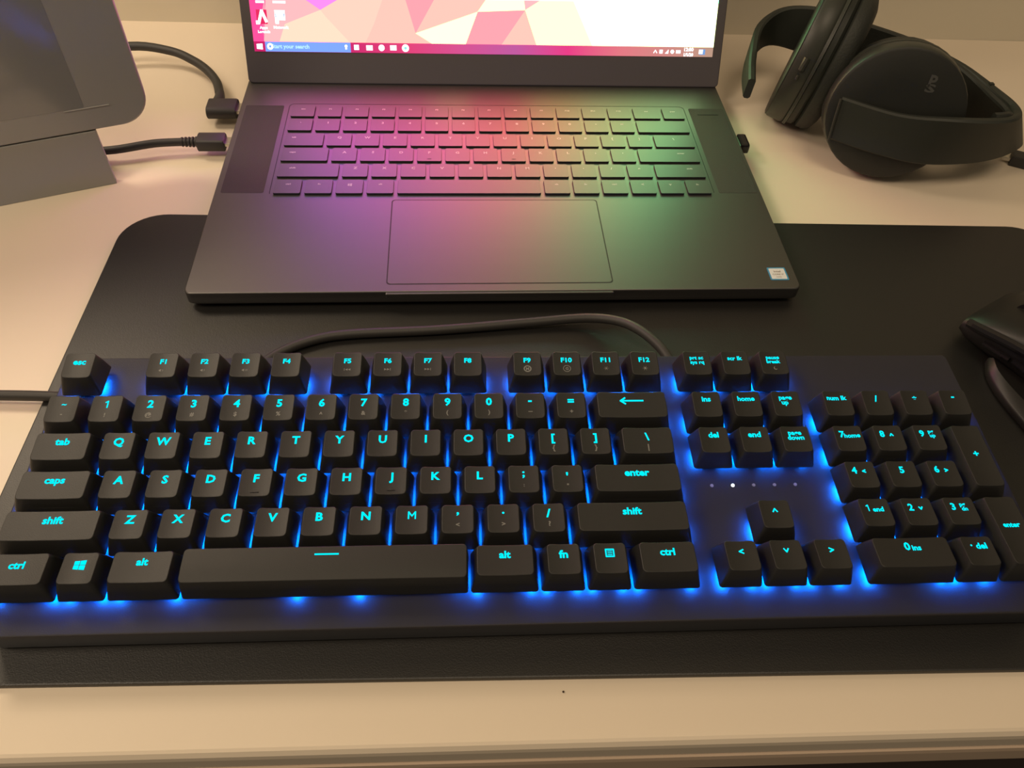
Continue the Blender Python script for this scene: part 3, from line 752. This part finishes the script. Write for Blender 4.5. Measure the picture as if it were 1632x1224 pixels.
cup_parts(rc_, rn, .044, (0, 0, 1), 'r')
lc_, ln = (.2265, .2105, .0545), (-.87, .46, .16)
cup_parts(lc_, ln, .048, (0, 0, 1), 'l', .92, 1.06)
# small controls on the far ear cup's shell edge
n = Vector(ln).normalized(); upv = (Vector((0, 0, 1)) - n * n.z).normalized(); s_ = n.cross(upv)
def rimpt(a, off, r=.0495): return Vector(lc_) + n * off + s_ * (r * .92 * math.cos(rad(a))) + upv * (r * 1.04 * math.sin(rad(a)))
fa = 180 if (rimpt(180, 0) - Vector(lc_)).y < 0 else 0
sgn = -1 if fa == 180 else 1
for a0, a1, w2 in ((18, 8, .0022), (4, 0, .0011)):
    bm = bmesh.new()
    P0 = [rimpt(fa + sgn * (a0 + (a1 - a0) * i / 3), -.0085, .0483) for i in range(4)]
    tube(bm, P0, w2, 8, 2); hobj('side_button', bm, M['head_rim'])
# headband: loft of lower and upper edge
Lo = [(236, 135, 26), (262, 121, 24), (292, 111, 22), (327, 112, 21), (356, 120, 21), (380, 135, 20), (388, 150, 16), (376, 162, 10), (352, 176, 7), (328, 203, 8), (295, 229, 14), (262, 250, 26), (226, 256, 34), (204, 240, 34), (192, 212, 30), (188, 190, 26)]
Up = [(236, 140, 56), (270, 122, 54), (300, 111, 57), (325, 108, 57.5), (341, 109, 58), (350, 117, 58), (353, 129, 58), (351, 147, 58), (342, 183, 58), (320, 218, 58), (290, 240, 60), (257, 256, 64), (228, 260, 62), (206, 244, 57), (195, 216, 49), (190, 192, 41)]
Lo = catmull([Vector(p) * .001 for p in Lo], 6); Up = catmull([Vector(p) * .001 for p in Up], 6)
def band(i0, i1, th, shrink=0.0, out=0.0):
    rs = []; N = len(Lo)
    for i in range(i0, i1):
        a, b = Lo[i], Up[i]; t = ((Lo[min(i + 1, N - 1)] + Up[min(i + 1, N - 1)]) - (Lo[max(i - 1, 0)] + Up[max(i - 1, 0)])).normalized()
        v = (b - a); nn = t.cross(v).normalized()      # points to the outside of the loop
        a2, b2 = a + v * shrink, b - v * shrink
        m_ = (b2 - a2).normalized() * .0018
        o_ = nn * out; k = nn * -th
        rs.append([a2 + o_ + m_ + nn * .0, a2 + o_ + (a2 + m_ - a2) * .3 + k * .25, a2 + o_ + (m_ * .3) + k * .75, a2 + o_ + m_ + k, b2 + o_ - m_ + k, b2 + o_ - m_ * .3 + k * .75, b2 + o_ - m_ * .3 + k * .25, b2 + o_ - m_])
    bm = bmesh.new(); rings(bm, rs); return bm
NB = len(Lo)
hobj('headband', band(0, NB, .0055), M['head'])
hobj('headband_padding', band(20, 62, .0045, -.015, -.0052), M['leather'])
# arm end plates: raised outline on the near cup
bm = bmesh.new(); tube(bm, [Lo[0] + Vector((-.001, -.0008, .001)), (Lo[0] + Up[0]) / 2 + Vector((-.0012, -.0008, 0)), Up[0] + Vector((-.001, -.0008, -.001))], .0009, 8)
hobj('arm_end_trim', bm, M['head_rim'])
for ii in (52, 44):
    bm = bmesh.new(); p = Up[ii] + Vector((-.0006, -.0012, -.0012)); box(bm, p.x - .0016, p.x + .0016, p.y - .0015, p.y + .0015, p.z - .001, p.z + .0006, .0004); hobj('seam_nub', bm, M['head'])
# emblem on the near disc
nR = Vector(rn).normalized(); upR = (Vector((0, 0, 1)) - nR * nR.z).normalized(); sR = upR.cross(nR)
V, F = merge([text_geo('P', .0075, .9, -.0002, .0026), text_geo('S', .0050, 1.9, -.0002, -.0018)])
me = bpy.data.meshes.new('emblem'); cR = Vector(rc_) + sR * .0150 + upR * .0225 + nR * .00015 - Vector((.285, .165, 0))
me.from_pydata([cR + sR * x + upR * y for x, y in V], [], F); me.update()
new_obj('emblem', me, M['emblem'], HS)
# headset plug lying behind the band at the frame edge
hp = empty('headset_charge_plug', (.3870, .1475, .0035), (0, 0, rad(-28)))
tag(hp, 'black cable plug lying beside the headset at the right edge', 'plug')
bm = bmesh.new(); box(bm, .000, .028, -.0055, .0055, -.0035, .0045, .0012); obj('plug_body', bm, M['rubber'], hp)
bm = bmesh.new(); box(bm, -.006, .001, -.0035, .0035, -.0012, .0014, .0003); obj('plug_tip', bm, M['silver'], hp)
bm = bmesh.new(); tube(bm, [(.027, 0, 0), (.05, .004, -.0012), (.09, .02, -.0013), (.16, .02, -.0013)], .0022, 8); obj('cable', bm, M['rubber'], hp, smooth=True)

# ================================================================== MOUSE (right edge)
MS = empty('gaming_mouse', (.311, -.070, .003), (0, 0, rad(29)))
tag(MS, 'dark gaming mouse with glossy side strip and thumb rest at the right edge', 'mouse')
# local: +y towards the front of the mouse (away from the hand), x across
def mouse_ring(y, hw, z0, z1, n=20, skew=0.0):
    r = []
    for k in range(n):
        a = 2 * math.pi * k / n; cx_ = math.cos(a); sz = math.sin(a)
        x = hw * math.copysign(abs(cx_) ** .6, cx_)
        z = (z0 + z1) / 2 + (z1 - z0) / 2 * math.copysign(abs(sz) ** .75, sz)
        r.append((x + skew * (z - z0), y, z))
    return r
bm = bmesh.new()
rings(bm, [mouse_ring(y, hw, z0, z1) for y, hw, z0, z1 in ((-.058, .012, .006, .014), (-.055, .022, .003, .022), (-.045, .029, .0015, .031), (-.025, .032, .001, .038), (0, .031, .001, .039), (.022, .029, .001, .034), (.040, .028, .001, .027), (.052, .027, .002, .021), (.057, .024, .004, .016))])
obj('shell', bm, M['mouse'], MS, smooth=True)
bm = bmesh.new()
tube(bm, [(-.0285, -.040, .0235), (-.0318, -.020, .0270), (-.0312, .004, .0275), (-.0292, .026, .0240), (-.0280, .044, .0195), (-.0262, .053, .0165)], .0026, 8); obj('gloss_strip', bm, M['gloss'], MS, smooth=True)
bm = bmesh.new()
tube(bm, [(-.0300, -.020, .0170), (-.0312, .0, .0170), (-.0296, .022, .0160)], .0018, 8); obj('side_button', bm, M['gloss'], MS, smooth=True)
bm = bmesh.new()
tube(bm, [(-.0292, .024, .0150), (-.0282, .040, .0130)], .0016, 8); obj('side_button', bm, M['gloss'], MS, smooth=True)
bm = bmesh.new(); bmesh.ops.create_cone(bm, cap_ends=True, segments=24, radius1=.010, radius2=.010, depth=.006)
bmesh.ops.rotate(bm, verts=bm.verts, matrix=Matrix.Rotation(rad(90), 3, 'Y')); bmesh.ops.translate(bm, verts=bm.verts, vec=(0, .034, .0225))
obj('scroll_wheel', bm, M['gloss'], MS, smooth=True)
bm = bmesh.new()
wing = [(-.026, .034), (-.036, .026), (-.044, .012), (-.050, -.006), (-.055, -.026), (-.052, -.042), (-.040, -.050), (-.024, -.050)]
wing = [(p.x, p.y) for p in catmull([(x, y, 0) for x, y in wing], 4)]
rings(bm, [[(x, y, z) for x, y in [( -.03 + (a + .03) * s2, b * (1 - (1 - s2) * .2)) for a, b in wing]] for z, s2 in ((.0008, .96), (.0018, 1.0), (.0042, 1.0), (.0058, .94), (.0085, .6))])
obj('thumb_rest', bm, M['mouse'], MS, smooth=True)
